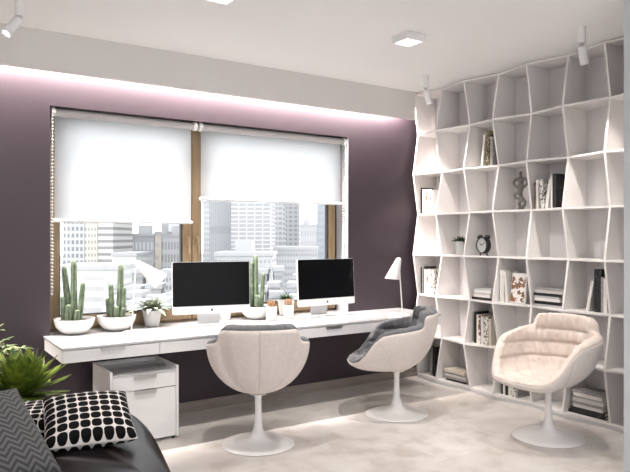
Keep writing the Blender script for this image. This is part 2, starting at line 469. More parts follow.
def book(L, D_, t, colour, M, parentless=True):
    """local frame: spine faces -X, thickness along Y, height along Z. origin bottom at spine, centre of thickness"""
    o = bpy.data.objects.new('book', None); COL.objects.link(o); o.matrix_world = M
    cv = MB(); c = .0022
    cv.box(0, -t / 2, 0, D_, -t / 2 + c, L); cv.box(0, t / 2 - c, 0, D_, t / 2, L); cv.box(0, -t / 2 + c, 0, c, t / 2 - c, L)
    cv.build('cover', BM[colour], o)
    MB().box(c, -t / 2 + c, .003, D_ - .003, t / 2 - c, L - .003).build('pages', paper, o)
    return o
def upright(c, r, y_left, items, where, group, x=4.635, zextra=0):
    """y_left = largest y (left in view); items: (thickness, height, colour, lean degrees)"""
    z = zrow(r + 1) + th + .0005; y = y_left
    for i, (t, L, colour, lean) in enumerate(items):
        a = radians(lean)     # positive: top leans to the left (+y)
        wid = t * cos(a) + L * abs(sin(a))
        # bottom pivot
        if lean >= 0: yc = y - L * sin(a) - t / 2 * cos(a)
        else: yc = y - t / 2 * cos(a)
        zz = z + abs(sin(a)) * t / 2
        M = T(x + random.uniform(-.008, .008), yc, zz) @ RX(-a)
        o = book(L, .17, t, colour, M)
        col = colour if L < .2 or colour not in ('white', 'black') else ('tall ' + colour)
        pos = ORD[i] + ' from left'
        tag(o, '%s book, %s %s' % (colour, pos, where), 'book', group)
        y -= (t * cos(a) + (L * abs(sin(a)) if lean != 0 else 0)) + .001
def stack(c, r, yc, items, where, group, x=4.63):
    z = zrow(r + 1) + th + .0005
    for i, (t, L, colour, dy) in enumerate(items):
        # lying flat, spine to -X: thickness vertical, length along y
        M = T(x + random.uniform(-.016, .012), yc + dy + L / 2, z + t / 2) @ RX(pi / 2)
        o = book(L, .18, t, colour, M)
        n = len(items)
        pos = 'bottom' if i == 0 else 'top' if i == n - 1 else ORD[i] + ' from bottom'
        tag(o, '%s book lying %s %s' % (colour, pos, where), 'book', group)
        z += t + .0005
B, Wt, Cr, G, Br, BG, WB_, WP = 'black', 'white', 'cream', 'grey', 'brown', 'black and gold patterned', 'white and black patterned', 'white and brown patterned'
upright(2, 1, 4.175, [(.022, .30, Wt, -7), (.036, .33, BG, -3), (.014, .27, Wt, 0), (.022, .25, G, 0)], 'in the highest set on the shelving', 'books in the highest filled cubby')
upright(0, 2, 5.00, [(.014, .275, B, 0), (.020, .265, B, 0), (.034, .255, Wt, 0), (.034, .25, WP, 0), (.044, .25, WB_, 2), (.02, .24, Wt, 0)], 'in the upper set nearest the window wall', 'books in the upper cubby by the window wall')
upright(4, 2, 3.565, [(.018, .23, Br, 0), (.022, .25, Wt, 0), (.034, .25, WB_, 5), (.026, .25, Wt, -9), (.016, .27, Wt, 0), (.036, .29, B, 0)], 'in the set right of the stone figure', 'books right of the stone figure')
upright(0, 4, 4.998, [(.018, .28, B, 0), (.012, .29, Wt, 0), (.020, .285, B, 0), (.030, .26, Wt, 0), (.030, .25, WP, 0), (.030, .26, Wt, 0), (.046, .25, WB_, 0)], 'in the set beside the right desk lamp', 'books level with the desk lamp')
stack(2, 4, 4.155, [(.026, .24, B, .0), (.028, .20, Wt, -.005), (.012, .21, 'pale grey', -.01), (.026, .205, Wt, -.01), (.014, .20, 'pale grey', -.005)], 'in the stack beneath the alarm clock', 'stack beneath the alarm clock')
upright(3, 4, 3.945, [(.022, .29, Wt, 0), (.018, .29, Wt, 0), (.020, .28, Wt, 4)], 'beside the picture book, above left of cream chair', 'white books beside the picture book')
stack(4, 4, 3.425, [(.020, .27, 'pale grey', 0), (.028, .28, B, 0), (.026, .25, Wt, .003), (.016, .24, 'pale grey', .005), (.024, .28, B, 0), (.026, .27, Wt, 0), (.014, .26, G, .0)], 'in the tall stack above the cream chair', 'tall stack above the cream chair')
upright(5, 4, 3.075, [(.024, .25, Wt, -11), (.058, .34, B, 0), (.022, .28, G, 0), (.028, .27, Wt, 0)], 'in the set at far right, above the cream chair', 'upright books at the far right')
upright(2, 5, 4.265, [(.034, .30, B, 0), (.024, .275, Wt, 0), (.024, .27, WP, 0), (.030, .26, Wt, 2), (.052, .265, WB_, 0), (.03, .25, Cr, 0)], 'in the set left of the cream backrest', 'upright books left of the cream chair')
upright(0, 6, 4.87, [(.026, .27, G, -5), (.045, .31, B, 0)], "in the bottom-row set behind the side chair", 'bottom-row books behind the side chair')
stack(1, 6, 4.50, [(.022, .27, B, 0), (.022, .28, G, 0), (.024, .27, Wt, 0), (.014, .265, 'pale grey', 0), (.032, .27, Cr, .005)], 'in the low bottom-row stack between the chairs', 'low stack on the bottom row between chairs')
upright(3, 6, 3.93, [(.024, .25, B, 0), (.018, .25, Wt, 0), (.030, .24, B, 0), (.026, .23, Wt, 0), (.026, .24, WP, 0), (.034, .235, WB_, 0), (.022, .23, G, 0)], 'in the bottom-row set under the cream chair', 'books seen under the cream chair')
stack(5, 6, 3.06, [(.026, .33, B, .01), (.026, .30, B, .0), (.026, .26, Wt, 0), (.020, .27, G, 0), (.028, .27, Wt, .0), (.016, .255, 'pale grey', .0), (.024, .25, Wt, .0), (.022, .26, G, .01)], "in the stack right of the cream chair's stem", 'bottom stack right of the cream chair')
# picture book facing out, leaning back
pb = bpy.data.objects.new('book', None); COL.objects.link(pb)
pb.matrix_world = T(4.645, 3.765, zrow(5) + th + .004) @ RZ(radians(-3)) @ RY(radians(9))
MB().box(0, -.085, 0, .022, .085, .27).build('cover', BM['white'], pb, bevel=.001)
MB().box(-.0012, -.078, .012, 0, .080, .235).build('cover_picture', BM['white and brown patterned'], pb)
tag(pb, 'thick book with sepia brown picture cover facing out on the shelf', 'book')

# ------------------------------------------------------------------ clock, figure, shelf plant
ck = thing('alarm_clock', 'black twin-bell alarm clock with a white dial on the shelf', 'clock', (4.63, 4.135, zrow(4) + th), radians(-8))
r = .079; cz = .099
MB().lathe([(0, -.03), (r * .8, -.03), (r, -.02), (r, .024), (r * .95, .03), (r * .88, .03), (r * .86, .022), (0, .022)], 48, T(0, 0, cz) @ RY(-pi / 2)).build('case', black_matte, ck, smooth=40)
MB().lathe([(0, .0225), (r * .86, .0225)], 48, T(0, 0, cz) @ RY(-pi / 2)).build('dial', white_plastic, ck)
hm = MB()
for i in range(12):
    a = i * pi / 6; hm.box(-.0245, -.0012, r * .72, -.023, .0012, r * .80, T(0, 0, cz) @ RX(a))
for a, l, ww in ((radians(-58), .032, .003), (radians(60), .048, .002)):
    hm.box(-.0265, -ww, -.006, -.025, ww, l, T(0, 0, cz) @ RX(a))
hm.build('hand', black_matte, ck)
for s_ in (-1, 1):
    d = Vector((0, s_ * .55, .83)).normalized()
    M = T(0, 0, cz) @ T(*(d * (r + .004))) @ d.to_track_quat('Z', 'Y').to_matrix().to_4x4()
    MB().lathe([(.004, -.008), (.004, .008), (.028, .008), (.026, .020), (.015, .028), (0, .031)], 24, M).build('bell', black_matte, ck, smooth=50)
    e = Vector((0, s_ * .045, 0))
    MB().tube([(0, s_ * .035, .035), (0, s_ * .05, .004), (0, s_ * .052, 0)], [.006, .007, .008], 10).build('foot', black_matte, ck, smooth=50)

def skin(name, pts, edges, rad, m, parent=None, levels=2):
    me = bpy.data.meshes.new(name); me.from_pydata(pts, edges, []); o = bpy.data.objects.new(name, me); COL.objects.link(o)
    o.modifiers.new('skin', 'SKIN')
    for i, v in enumerate(me.skin_vertices[0].data):
        v.radius = (rad[i], rad[i]) if not isinstance(rad[i], tuple) else rad[i]; v.use_root = (i == 0)
    d = o.modifiers.new('sub', 'SUBSURF'); d.levels = d.render_levels = levels
    me.materials.append(m)
    if parent: o.parent = parent
    return o
fig = thing('stone_figure', 'grey abstract stone sculpture of looped limbs on the shelf', 'sculpture', (4.66, 3.735, zrow(3) + th), radians(8))
MB().lathe([(.028, 0), (.030, .003), (.028, .012), (.022, .014)], 24).build('base', stone, fig, smooth=50)
P = [(0, 0, .185), (0, .008, .15), (0, -.012, .10), (0, .018, .055), (0, .0, .015),       # 0-4 hip to foot right loop
     (0, .0, .225), (0, 0, .262), (0, 0, .295), (0, 0, .345),                                # 5-8 torso neck head
     (0, .052, .275), (0, .072, .235), (0, .040, .200),                                     # 9-11 left arm loop
     (0, -.052, .275), (0, -.072, .235), (0, -.040, .200),                                  # 12-14
     (0, .055, .150), (0, .062, .110), (0, -.045, .070), (0, -.038, .035)]
E_ = [(0, 1), (1, 2), (2, 3), (3, 4), (0, 5), (5, 6), (6, 7), (7, 8), (6, 9), (9, 10), (10, 11), (11, 5), (6, 12), (12, 13), (13, 14), (14, 5), (1, 15), (15, 16), (16, 2), (2, 17), (17, 18), (18, 4)]
RD = [.024, .016, .018, .014, .018, .019, .022, .012, .013, .013, .013, .012, .013, .013, .012, .013, .012, .014, .013]
skin('carved_figure', P, E_, RD, stone, fig)

def leaf_mesh(b, base, d, length, width, droop=.3, fold=.25, seg=6, thick=0.0):
    """one leaf, curved strip with a fold along the midrib"""
    base = Vector(base); d = Vector(d).normalized()
    side = d.cross(Vector((0, 0, 1)))
    if side.length < .05: side = Vector((1, 0, 0))
    side.normalize(); vs = []; fs = []; p = base.copy(); dd = d.copy()
    for j in range(seg + 1):
        t = j / seg; wv = width * (sin(pi * min(1, t * .93 + .07)) ** .8) * .5 if t < 1 else 0.0008
        up = side.cross(dd).normalized()
        if thick:
            th_ = thick * (1 - t * .8)
            vs += [p - side * wv, p - up * th_, p + side * wv, p + up * th_ * .35]
        else:
            vs += [p - side * wv + up * wv * fold, p, p + side * wv + up * wv * fold]
        p = p + dd * length / seg; dd = (dd + Vector((0, 0, -droop / seg))).normalized()
    k = 4 if thick else 3
    for j in range(seg):
        o = j * k; q = o + k
        if thick: fs += [(o + i, o + (i + 1) % 4, q + (i + 1) % 4, q + i) for i in range(4)]
        else: fs += [(o, o + 1, q + 1, q), (o + 1, o + 2, q + 2, q + 1)]
    b.add(vs, fs)

def pot(t, rt, rb, h, m=ceramic, lip=.005):
    MB().lathe([(rb * .9, 0), (rb, .004), (rt, h - .003), (rt - .0015, h), (rt - lip, h), (rt - lip - .002, h - .02), (0, h - .021)], 40).build('pot', m, t, smooth=45)
    MB().lathe([(rt - lip - .002, h - .020), ((rt - lip) * .5, h - .014), (0, h - .013)], 24).build('soil', soil, t, smooth=60)

sp = thing('potted_plant', 'small bushy green plant in a white pot on the shelf', 'plant', (4.66, 4.452, zrow(4) + th))
pot(sp, .058, .044, .135)
b = MB(); rr = random.Random(3)
for i in range(110):
    a = rr.uniform(0, 2 * pi); e = rr.uniform(.15, 1.3)
    leaf_mesh(b, (.02 * cos(a), .02 * sin(a), .125), (cos(a) * cos(e), sin(a) * cos(e), sin(e) * .55), rr.uniform(.05, .105), .012, .5, .3, 4)
b.build('foliage', dark_leaf, sp, smooth=180)

# ------------------------------------------------------------------ desk plants
ZD = .738
def cactus(t, stems, soilz):
    for (x, y, hh, rad, lx, ly) in stems:
        rad *= 1.14
        prof = [(rad * .75, -.02), (rad * .9, 0)] + [(rad * (.94 + .08 * sin(q * 5)), hh * q) for q in (.15, .3, .45, .6, .75, .88)] + [(rad * .80, hh * .94), (rad * .55, hh * .98), (rad * .25, hh * .997), (0, hh)]
        M = T(x, y, soilz) @ RY(lx) @ RX(-ly)
        MB().lathe(prof, 48, M, rib=(8, .17)).build('cactus_stem', cactus_mat, t, smooth=180)
def bowl(t, R, H):
    prof = [(R * .38, 0), (R * .52, .004), (R * .74, H * .25), (R * .90, H * .5), (R * .98, H * .78), (R, H), (R - .006, H), (R * .96 - .006, H * .78), (R * .8, H * .55), (0, H * .5)]
    MB().lathe(prof, 56).build('bowl', ceramic, t, smooth=60)
    MB().lathe([(R * .975 - .008, H - .018), (R * .6, H - .010), (0, H - .006)], 40).build('soil', soil, t, smooth=60)
G_C = 'cacti in white bowls on the desk'
CS1 = [(-.006, .01, .465, .0195, 0, 0), (-.040, .02, .415, .0185, -.10, 0), (.036, .0, .290, .0165, .10, 0), (-.075, -.02, .185, .014, -.04, .0), (-.033, -.045, .125, .019, .0, .04), (.028, -.05, .085, .016, .08, 0)]
CS2 = [(.020, .012, .425, .0195, .03, 0), (-.034, .0, .265, .0165, -.04, 0), (-.058, .02, .155, .014, -.10, 0), (.050, -.005, .24, .014, .04, 0), (.004, -.045, .09, .016, .0, .03), (.05, -.045, .08, .014, .08, 0)]
CS3 = [(-.006, .012, .475, .020, 0, 0), (-.052, .005, .415, .0165, .02, 0), (.045, .0, .315, .0165, .06, 0), (-.072, -.01, .19, .013, -.02, 0), (-.004, -.045, .115, .017, .0, .02)]
for loc, st, lab, rz in (((1.15, 5.10), CS1, 'white bowl of cacti at the left end of the desk', -.45),
                     ((1.475, 5.11), CS2, 'white bowl of cacti between the left desk lamp and first cactus bowl', -.4),
                     ((2.745, 5.13), CS3, 'white bowl with tall cacti between the two computers', -.3)):
    t = thing('potted_cactus', lab, 'cactus', (loc[0], loc[1], ZD), rz, G_C)
    bowl(t, .150, .118); cactus(t, st, .104)

t = thing('potted_succulent', 'small pale rosette succulent in white pot left of computer', 'plant', (1.79, 5.185, ZD))
pot(t, .080, .058, .135)
b = MB(); rr = random.Random(11)
for i in range(46):
    a = i * 2.39996; e = .15 + 1.1 * (i / 46)
    L = .25 - .13 * (i / 46) + rr.uniform(-.02, .02)
    leaf_mesh(b, (.012 * cos(a), .012 * sin(a), .122), (cos(a) * cos(e), sin(a) * cos(e), sin(e) * .8 + .25), L, .046, 1.1, .3, 6, thick=.004)
b.build('foliage', succ_mat, t, smooth=50)
t = thing('potted_succulent', 'white pot standing behind the left computer stand', 'plant', (2.47, 5.215, ZD))
pot(t, .062, .048, .125)
b = MB()
for i in range(30):
    a = i * 2.39996; e = .3 + .9 * (i / 30)
    leaf_mesh(b, (.01 * cos(a), .01 * sin(a), .112), (cos(a) * cos(e), sin(a) * cos(e), sin(e)), .07, .02, .6, .3, 5, thick=.003)
b.build('foliage', succ_mat, t, smooth=50)
t = thing('potted_succulent', 'spiky dark green succulent in white pot left of right computer', 'plant', (3.10, 5.20, ZD))
pot(t, .082, .062, .155)
b = MB(); rr = random.Random(5)
for i in range(60):
    a = i * 2.39996; e = .05 + 1.1 * (i / 60)
    leaf_mesh(b, (.015 * cos(a), .015 * sin(a), .145), (cos(a) * cos(e), sin(a) * cos(e), sin(e) * .7 + .1), rr.uniform(.08, .13) * (1 - .3 * i / 60), .016, .35, .3, 5, thick=.003)
b.build('foliage', dark_leaf, t, smooth=50)

# pencil cups
for loc, lab, q in (((2.80, 4.95), 'white cup of pencils standing left, beside the cactus bowl', 'left'), ((2.985, 4.965), 'white cup of pencils standing right, nearer the right computer', 'right')):
    t = thing('pencil_cup', lab, 'cup', (loc[0], loc[1], ZD), 0, 'white pencil cups on the desk')
    R = .049; H = .125
    MB().lathe([(R * .86, 0), (R * .95, .003), (R, .012), (R, H - .001), (R - .001, H), (R - .004, H), (R - .004, .008), (0, .008)], 40).build('cup', ceramic, t, smooth=45)
    rr = random.Random(len(q))
    for i in range(15):
        a = i * 2.39996; d = .0115 * sqrt(i)
        px_, py_ = d * cos(a), d * sin(a)
        M = T(loc[0] + px_ * .72, loc[1] + py_ * .72, ZD + .009) @ RZ(a) @ RY(rr.uniform(.0, .05) if d > .01 else 0)
        hh = .172 + rr.uniform(-.006, .006)
        o = MB().lathe([(.0037, 0), (.0037, hh - .014), (.001, hh)], 6).build('pencil', pencil_wood)
        o.matrix_world = M
        tag(o, 'natural wood pencil standing in the %s white cup' % q, 'pencil', 'pencils in the %s cup' % q)

# ------------------------------------------------------------------ computers
def rrect(w, h, r, n=6):
    pts = []
    for cx, cy, a0 in ((w / 2 - r, h / 2 - r, 0), (-w / 2 + r, h / 2 - r, 90), (-w / 2 + r, -h / 2 + r, 180), (w / 2 - r, -h / 2 + r, 270)):
        for i in range(n + 1):
            a = radians(a0 + 90 * i / n); pts.append((cx + r * cos(a), cy + r * sin(a)))
    return pts
def computer(loc, rz, label):
    t = thing('desktop_computer', label, 'computer', loc, rz, 'all-in-one computers on the desk')
    w_, h_ = .65, .43; zc = .107 + h_ / 2
    tilt = RX(radians(-3))
    C0 = T(0, -.055, zc) @ tilt
    UP = RX(pi / 2)   # prism z -> -y
    MB().prism(rrect(w_, h_, .014), -.012, .006, C0 @ UP).build('casing', screen_white, t, smooth=40)
    # bulged aluminium back
    bkm = MB(); rings = [(1, .012), (.97, .02), (.8, .032), (.5, .042), (.2, .046)]
    vs = []; n_ = len(rrect(1, 1, .1)); fs = []
    for s_, d_ in rings:
        vs += [(x, y, -d_) for x, y in rrect(w_ * s_ * .995, h_ * s_ * .995, .02 * s_)]
    for j in range(len(rings) - 1):
        for i in range(n_): fs.append((j * n_ + i, j * n_ + (i + 1) % n_, (j + 1) * n_ + (i + 1) % n_, (j + 1) * n_ + i))
    fs.append(tuple((len(rings) - 1) * n_ + i for i in range(n_)))
    bkm.add(vs, fs, C0 @ UP).build('back_shell', alu, t, smooth=60)
    ch = .062
    MB().prism([(x, y + ch / 2) for x, y in rrect(w_ - .006, h_ - ch - .006, .010)], .0061, .0075, C0 @ UP).build('screen', black_gloss, t)
    # small fruit-shaped emblem on the chin
    em = []
    for i in range(36):
        a = 2 * pi * i / 36; rr_ = .0105 * (1 - .10 * exp(-((a - pi / 2) / .3) ** 2) - .06 * exp(-((a - 3 * pi / 2) / .25) ** 2))
        x = rr_ * cos(a) * .95; y = rr_ * sin(a)
        if (x - .0135) ** 2 + (y - .002) ** 2 < .0058 ** 2: x = .0135 - sqrt(max(0, .0058 ** 2 - (y - .002) ** 2))
        em.append((x, y - h_ / 2 + ch / 2))
    e = MB().prism(em, .0062, .0072, C0 @ UP)
    e.prism([(x + .002, y - h_ / 2 + ch / 2 + .0125) for x, y in ((-.002, -.002), (.001, -.0015), (.003, .0025), (-.0005, .001))], .0062, .0072, C0 @ UP)
    e.build('emblem', black_matte, t)
    # stand: bent plate
    prof = [(.045, .25), (.055, .20), (.062, .12), (.066, .03), (.064, .008), (.055, .0035), (-.10, .0035)]
    st = MB(); hw = .095; tk = .0035; vs = []; fs = []
    for (y, z) in prof:
        vs += [(-hw, y, z - .0), (hw, y, z), (hw, y + .004, z + tk), (-hw, y + .004, z + tk)]
    # flat foot
    for j in range(len(prof) - 1):
        o = j * 4
        for i in range(4): fs.append((o + i, o + (i + 1) % 4, o + 4 + (i + 1) % 4, o + 4 + i))
    fs += [(0, 1, 2, 3), (24, 27, 26, 25)]
    st.add(vs, fs); st.box(-hw, -.10, 0, hw, .066, .0035)
    st.build('stand', mat('stand_aluminium', (.50, .51, .53), .35, metal=.5), t, smooth=50, bevel=.001)
    return t
computer((2.213, 4.955, ZD), radians(-12), 'left all-in-one computer with black screen, beside the cactus')
computer((3.365, 4.965, ZD), radians(2), 'right all-in-one computer with black screen, nearer the desk lamp')
def keyboard(loc, rz, label, name='keyboard'):
    t = thing(name, label, name.replace('_', ' '), loc, rz)
    MB().prism(rrect(.28, .115, .01), 0, .006).build('case', alu, t, bevel=.001)
    ks = MB()
    for r_ in range(5):
        for c_ in range(13):
            x = -.1325 + c_ * .0208; y = -.049 + r_ * .0205
            ks.box(x, y, .006, x + .018, y + .0175, .0085)
    ks.build('key_set', white_plastic, t)
keyboard((2.235, 4.73, ZD), radians(-12), 'slim white keyboard in front of the left computer')
keyboard((3.42, 4.735, ZD), radians(2), 'slim white keyboard in front of the right computer')

# ------------------------------------------------------------------ desk lamps
def lamp(loc, rz, label, opening=(.055, 0, .345), cut=.35):
    """local +X is the side the shade tips to"""
    t = thing('desk_lamp', label, 'lamp', loc, rz, 'white desk lamps')
    MB().lathe([(.112, 0), (.114, .004), (.110, .009), (.055, .014), (.0, .018)], 48).build('base', lamp_white, t, smooth=60)
    b0 = Vector((-.045, 0, .014)); b1 = Vector((-.012, 0, .50))
    MB().tube([b0, b0.lerp(b1, .5), b1], .0058, 12).build('stem', lamp_white, t, smooth=60)
    # slanted cone: rounded tip above the stem, opening cut level
    vs = []; n = 40; st = [(0, 0, 0), (.010, .03, .02), (.022, .10, .06), (.030, .22, .2), (.073, 1, 1)]
    tip = Vector((-.012, 0, .548)); op = Vector(opening)
    ring = [(0, 0), (.012, .008), (.020, .03), (.026, .08), (.071, 1), (.069, 1), (.024, .09), (.017, .04), (0, .03)]
    up = (tip - op).normalized(); sd = Vector((0, 1, 0)); fw = (Vector((1, 0, 0)) - up * up.x * cut).normalized()
    fs = []
    for r_, f_ in ring:
        c_ = tip.lerp(op, f_)
        for i in range(n):
            a = 2 * pi * i / n; vs.append(c_ + (fw * cos(a) + sd * sin(a)) * r_)
    for j in range(len(ring) - 1):
        for i in range(n): fs.append((j * n + i, j * n + (i + 1) % n, (j + 1) * n + (i + 1) % n, (j + 1) * n + i))
    MB().add(vs, fs).build('shade', lamp_white, t, smooth=60)
    return t
lamp((3.985, 4.615, ZD), radians(180 - 28), 'white desk lamp at the right end of the desk')
lamp((1.575, 4.90, ZD), radians(-12), 'white desk lamp between the cacti and the left computer', (.175, 0, .395), 1.0)

# ------------------------------------------------------------------ chairs
RIM = [(.415, 0, .450), (.403, .12, .451), (.368, .21, .454), (.318, .262, .480), (.262, .300, .545), (.200, .328, .635), (.135, .350, .694), (.05, .364, .714), (-.05, .366, .730), (-.12, .356, .742), (-.165, .336, .750), (-.188, .310, .756), (-.200, .286, .768), (-.208, .276, .826), (-.224, .258, .850), (-.285, .20, .854), (-.332, .10, .856), (-.342, 0, .857)]
def rim_curve(N=184):
    pts = [Vector(p) for p in RIM]; full = pts + [Vector((p.x, -p.y, p.z)) for p in pts[-2:0:-1]]
    n = len(full); ds = [0]
    for i in range(n): ds.append(ds[-1] + (full[(i + 1) % n] - full[i]).length)
    out = []
    for k in range(N):
        s = ds[-1] * k / N
        for i in range(n):
            if ds[i + 1] >= s: break
        t = (s - ds[i]) / (ds[i + 1] - ds[i]); out.append(full[i].lerp(full[(i + 1) % n], t))
    for _ in range(2):
        out = [(out[i - 1] + out[i] * 2 + out[(i + 1) % N]) / 4 for i in range(N)]
    return out
RC = rim_curve(); NR = len(RC)
ZB = .362
def shell_pt(p, t, inset=0.0):
    ph = t * pi / 2; R = sqrt(p.x ** 2 + p.y ** 2); k = (R - inset) / R
    return Vector((p.x * k * sin(ph), p.y * k * sin(ph), ZB + inset + (p.z - ZB - inset) * (1 - cos(ph))))
def ring_mesh(rows, closed_center=None):
    vs = []; fs = []
    for r_ in rows: vs += r_
    for j in range(len(rows) - 1):
        for i in range(NR):
            k = (i + 1) % NR; fs.append((j * NR + i, j * NR + k, (j + 1) * NR + k, (j + 1) * NR + i))
    return vs, fs
def chair_meshes():
    rows = [[shell_pt(p, t) for p in RC] for t in [.02] + [j / 26 for j in range(1, 27)]]
    rows += [[shell_pt(p, 1, .010) + Vector((0, 0, .003)) for p in RC], [shell_pt(p, 1, .018) for p in RC]]
    rows += [[shell_pt(p, t, .02) for p in RC] for t in (.97, .9, .8, .65, .5, .35, .2, .02)]
    sh = MB(); vs, fs = ring_mesh(rows); sh.add(vs, fs)
    n = len(rows); sh.f.append(tuple(range(NR))[::-1]); sh.f.append(tuple((n - 1) * NR + i for i in range(NR)))
    # cushion
    z0 = .468; rows = []
    e = 2 / 3.4
    NJ = 66
    for j in range(1, NJ + 1):
        ph = (j / NJ) * pi / 2; row = []
        for i, p in enumerate(RC):
            R = sqrt(p.x ** 2 + p.y ** 2); ang = math.atan2(p.y, p.x)
            backness = max(0, min(1, (.15 - p.x) / .35))
            ins = .062 + .02 * backness
            Rin = R - ins
            top = p.z + .016 + .004 * backness
            w_ = Rin * sin(ph) ** e * (1 if p.x > 0 else .96 + .04 * sin(ph)); z = z0 + (top - z0) * (1 - max(0, cos(ph)) ** e)
            if top - z0 < .04: z = z0 + (top - z0) * sin(ph) ** 4
            q = Vector((p.x / R * w_, p.y / R * w_, z))
            wall = max(0, min(1, (z - z0 - .02) / .07))
            nrm = Vector((-p.x / R * wall, -p.y / R * wall, 1 - wall * .9)).normalized()
            d = 0
            # horizontal channels on back and arms
            for zs, am in ((.565, .022), (.672, .024), (.775, .028)):
                d -= am * exp(-((z - zs) / .010) ** 2) * wall
            d += .006 * wall * abs(sin((z - .56) / .108 * pi))
            # vertical gathers
            wr = noise.noise(Vector((ang * 7, z * 9, 1.7))) * .5 + noise.noise(Vector((ang * 17, z * 9 + 3 * math.floor((z - .56) / .108), 5.1))) * .7
            d += .024 * wr * wall
            # seat: diagonal puckers
            if wall < 1:
                u = (q.x + q.y) / .15; v = (q.x - q.y) / .15
                du = abs(u - round(u)); dv = abs(v - round(v))
                d -= .013 * (exp(-(du / .06) ** 2) + exp(-(dv / .06) ** 2)) * (1 - wall)
                d += .014 * noise.noise(Vector((q.x * 20, q.y * 13, 3.3))) * (1 - wall)
            row.append(q + nrm * d)
        rows.append(row)
    last = rows[-1]
    # roll over the rim
    outer = []
    for p in RC:
        R = sqrt(p.x ** 2 + p.y ** 2); k = (R - .004) / R
        outer.append(Vector((p.x * k, p.y * k, p.z + .004)))
    for j in range(1, 9):
        a = pi * j / 8; row = []
        for i, (A, B_) in enumerate(zip(last, outer)):
            ang = math.atan2(B_.y, B_.x)
            c_ = (A + B_) / 2; h_ = .020 + .010 * noise.noise(Vector((ang * 15, 0, 9)))
            row.append(c_ + (A - c_) * cos(a) + Vector((0, 0, h_ * sin(a))))
        rows.append(row)
    for t in (.93, .8, .6, .4, .2, .03):
        rows.append([shell_pt(p, t, .024) for p in RC])
    cu = MB(); vs, fs = ring_mesh(rows); cu.add(vs, fs); n = len(rows)
    cu.f.append(tuple(range(NR))[::-1]); cu.f.append(tuple((n - 1) * NR + i for i in range(NR)))
    return sh, cu
SH, CU = chair_meshes()
def make_chair(loc, heading, cushion_mat, label, group):
    t = thing('swivel_chair', label, 'chair', loc, heading, group)
    o = MB().lathe([(.258, 0), (.262, .004), (.258, .010), (.20, .018), (.13, .030), (.085, .046), (.055, .07), (.036, .105), (.027, .15), (.0235, .20), (.0235, .21)], 72)
    o.build('pedestal_base', base_white, t, smooth=70)
    c = MB().lathe([(.0235, .2102), (.0235, .335), (.027, .337), (.027, .352), (.06, .358), (.06, .366)], 36)
    c.build('column', base_white, t, smooth=40)
    a = MB(); a.v = SH.v; a.f = SH.f
    s = a.build('shell', shell_fabric, t, smooth=180)
    # raised seam down the middle of the back
    back = RC[NR // 2]
    pts = [shell_pt(back, q / 20) + Vector((-.001, 0, -.001)) for q in range(3, 21)]
    MB().tube(pts, .0032, 8).build('seam', mat('seam_thread', (.62, .56, .53), .9), s, smooth=60)
    for sy in ((-1, 1) if cushion_mat is cream_cloth else ()):
        ii = min(range(NR), key=lambda i: abs(RC[i].x - .20) + (0 if RC[i].y * sy > 0 else 9))
        pts = [shell_pt(RC[ii], q / 20) + Vector((0, sy * .0006, -.0006)) for q in range(10, 21)]
        MB().tube(pts, .002, 8).build('seam', MATS['seam_thread'], s, smooth=60)
    k = MB(); k.v = CU.v; k.f = CU.f
    k.build('cushion', cushion_mat, t, smooth=180)
    return t
H1, H2, H3 = radians(64), radians(143), radians(181)
make_chair((2.17, 4.03, 0), H1, grey_cloth, 'off-white bucket chair seen from behind, grey cushion, at the left computer', 'bucket chairs with grey cushions')
make_chair((3.51, 4.08, 0), H2, grey_cloth, 'off-white bucket chair seen side-on with grey cushion, in front of desk lamp', 'bucket chairs with grey cushions')
make_chair((4.04, 2.987, 0), H3, cream_cloth, 'bucket chair with pleated cream cushion in front of the shelving', None)

# ------------------------------------------------------------------ ceiling fixtures
def downlight(loc, label):
    t = thing('ceiling_light', label, 'lamp', loc, 0, 'square ceiling lights')
    q = .087; h = .055
    b = MB().box(-q, -q, -h, -q + .012, q, 0).box(q - .012, -q, -h, q, q, 0).box(-q + .012, -q, -h, q - .012, -q + .012, 0).box(-q + .012, q - .012, -h, q - .012, q, 0)
    b.build('housing', white_plastic, t)
    MB().box(-q + .012, -q + .012, -h + .006, q - .012, q - .012, -h + .012).build('diffuser', MATS.get('diffuser_glow') or emit('diffuser_glow', (1, .97, .93), 2.2), t)
    MB().lathe([(.026, -h + .003), (.026, -h + .0065)], 24).build('bulb', MATS.get('bulb_glow') or emit('bulb_glow', (1, .96, .9), 18), t)
    return t
downlight((3.21, 3.60, CEIL), 'square white surface-mounted ceiling light nearer the shelving')
downlight((1.66, 3.56, CEIL), 'square white surface-mounted ceiling light at the top edge, left')
def spot(loc, d, label):
    t = thing('ceiling_spotlight', label, 'lamp', loc, 0, 'white cylinder ceiling spotlights')
    MB().lathe([(.030, -.115), (.0305, -.112), (.0305, 0)], 32).build('mount', white_plastic, t, smooth=40)
    d = Vector(d).normalized(); j = Vector((0, 0, -.128))
    MB().lathe([(.012, -.135), (.012, -.115)], 16).build('joint', chrome, t, smooth=40)
    M = T(*(j + d * .075)) @ d.to_track_quat('Z', 'Y').to_matrix().to_4x4()
    MB().lathe([(.0, -.065), (.029, -.065), (.0305, -.062), (.0305, .065), (.026, .066), (.026, .058), (0, .058)], 32, M).build('head', white_plastic, t, smooth=40)
    MB().lathe([(0, .060), (.020, .060)], 24, M).build('bulb', MATS.get('spot_glow') or emit('spot_glow', (1, .96, .9), 25), t)
    return Vector(loc) + j + d * .16, d
SP = [((.66, 4.39, CEIL), (-.62, -.12, -.85), 'white cylinder spotlight at the upper left corner, tipped leftwards'),
      ((4.14, 4.40, CEIL), (.33, -.05, -1), 'white cylinder spotlight by the corner of shelving and fascia'),
      ((4.125, 2.77, CEIL), (.30, .02, -1), 'white cylinder spotlight in front of the shelving at right')]
spots = [spot(*a) for a in SP]

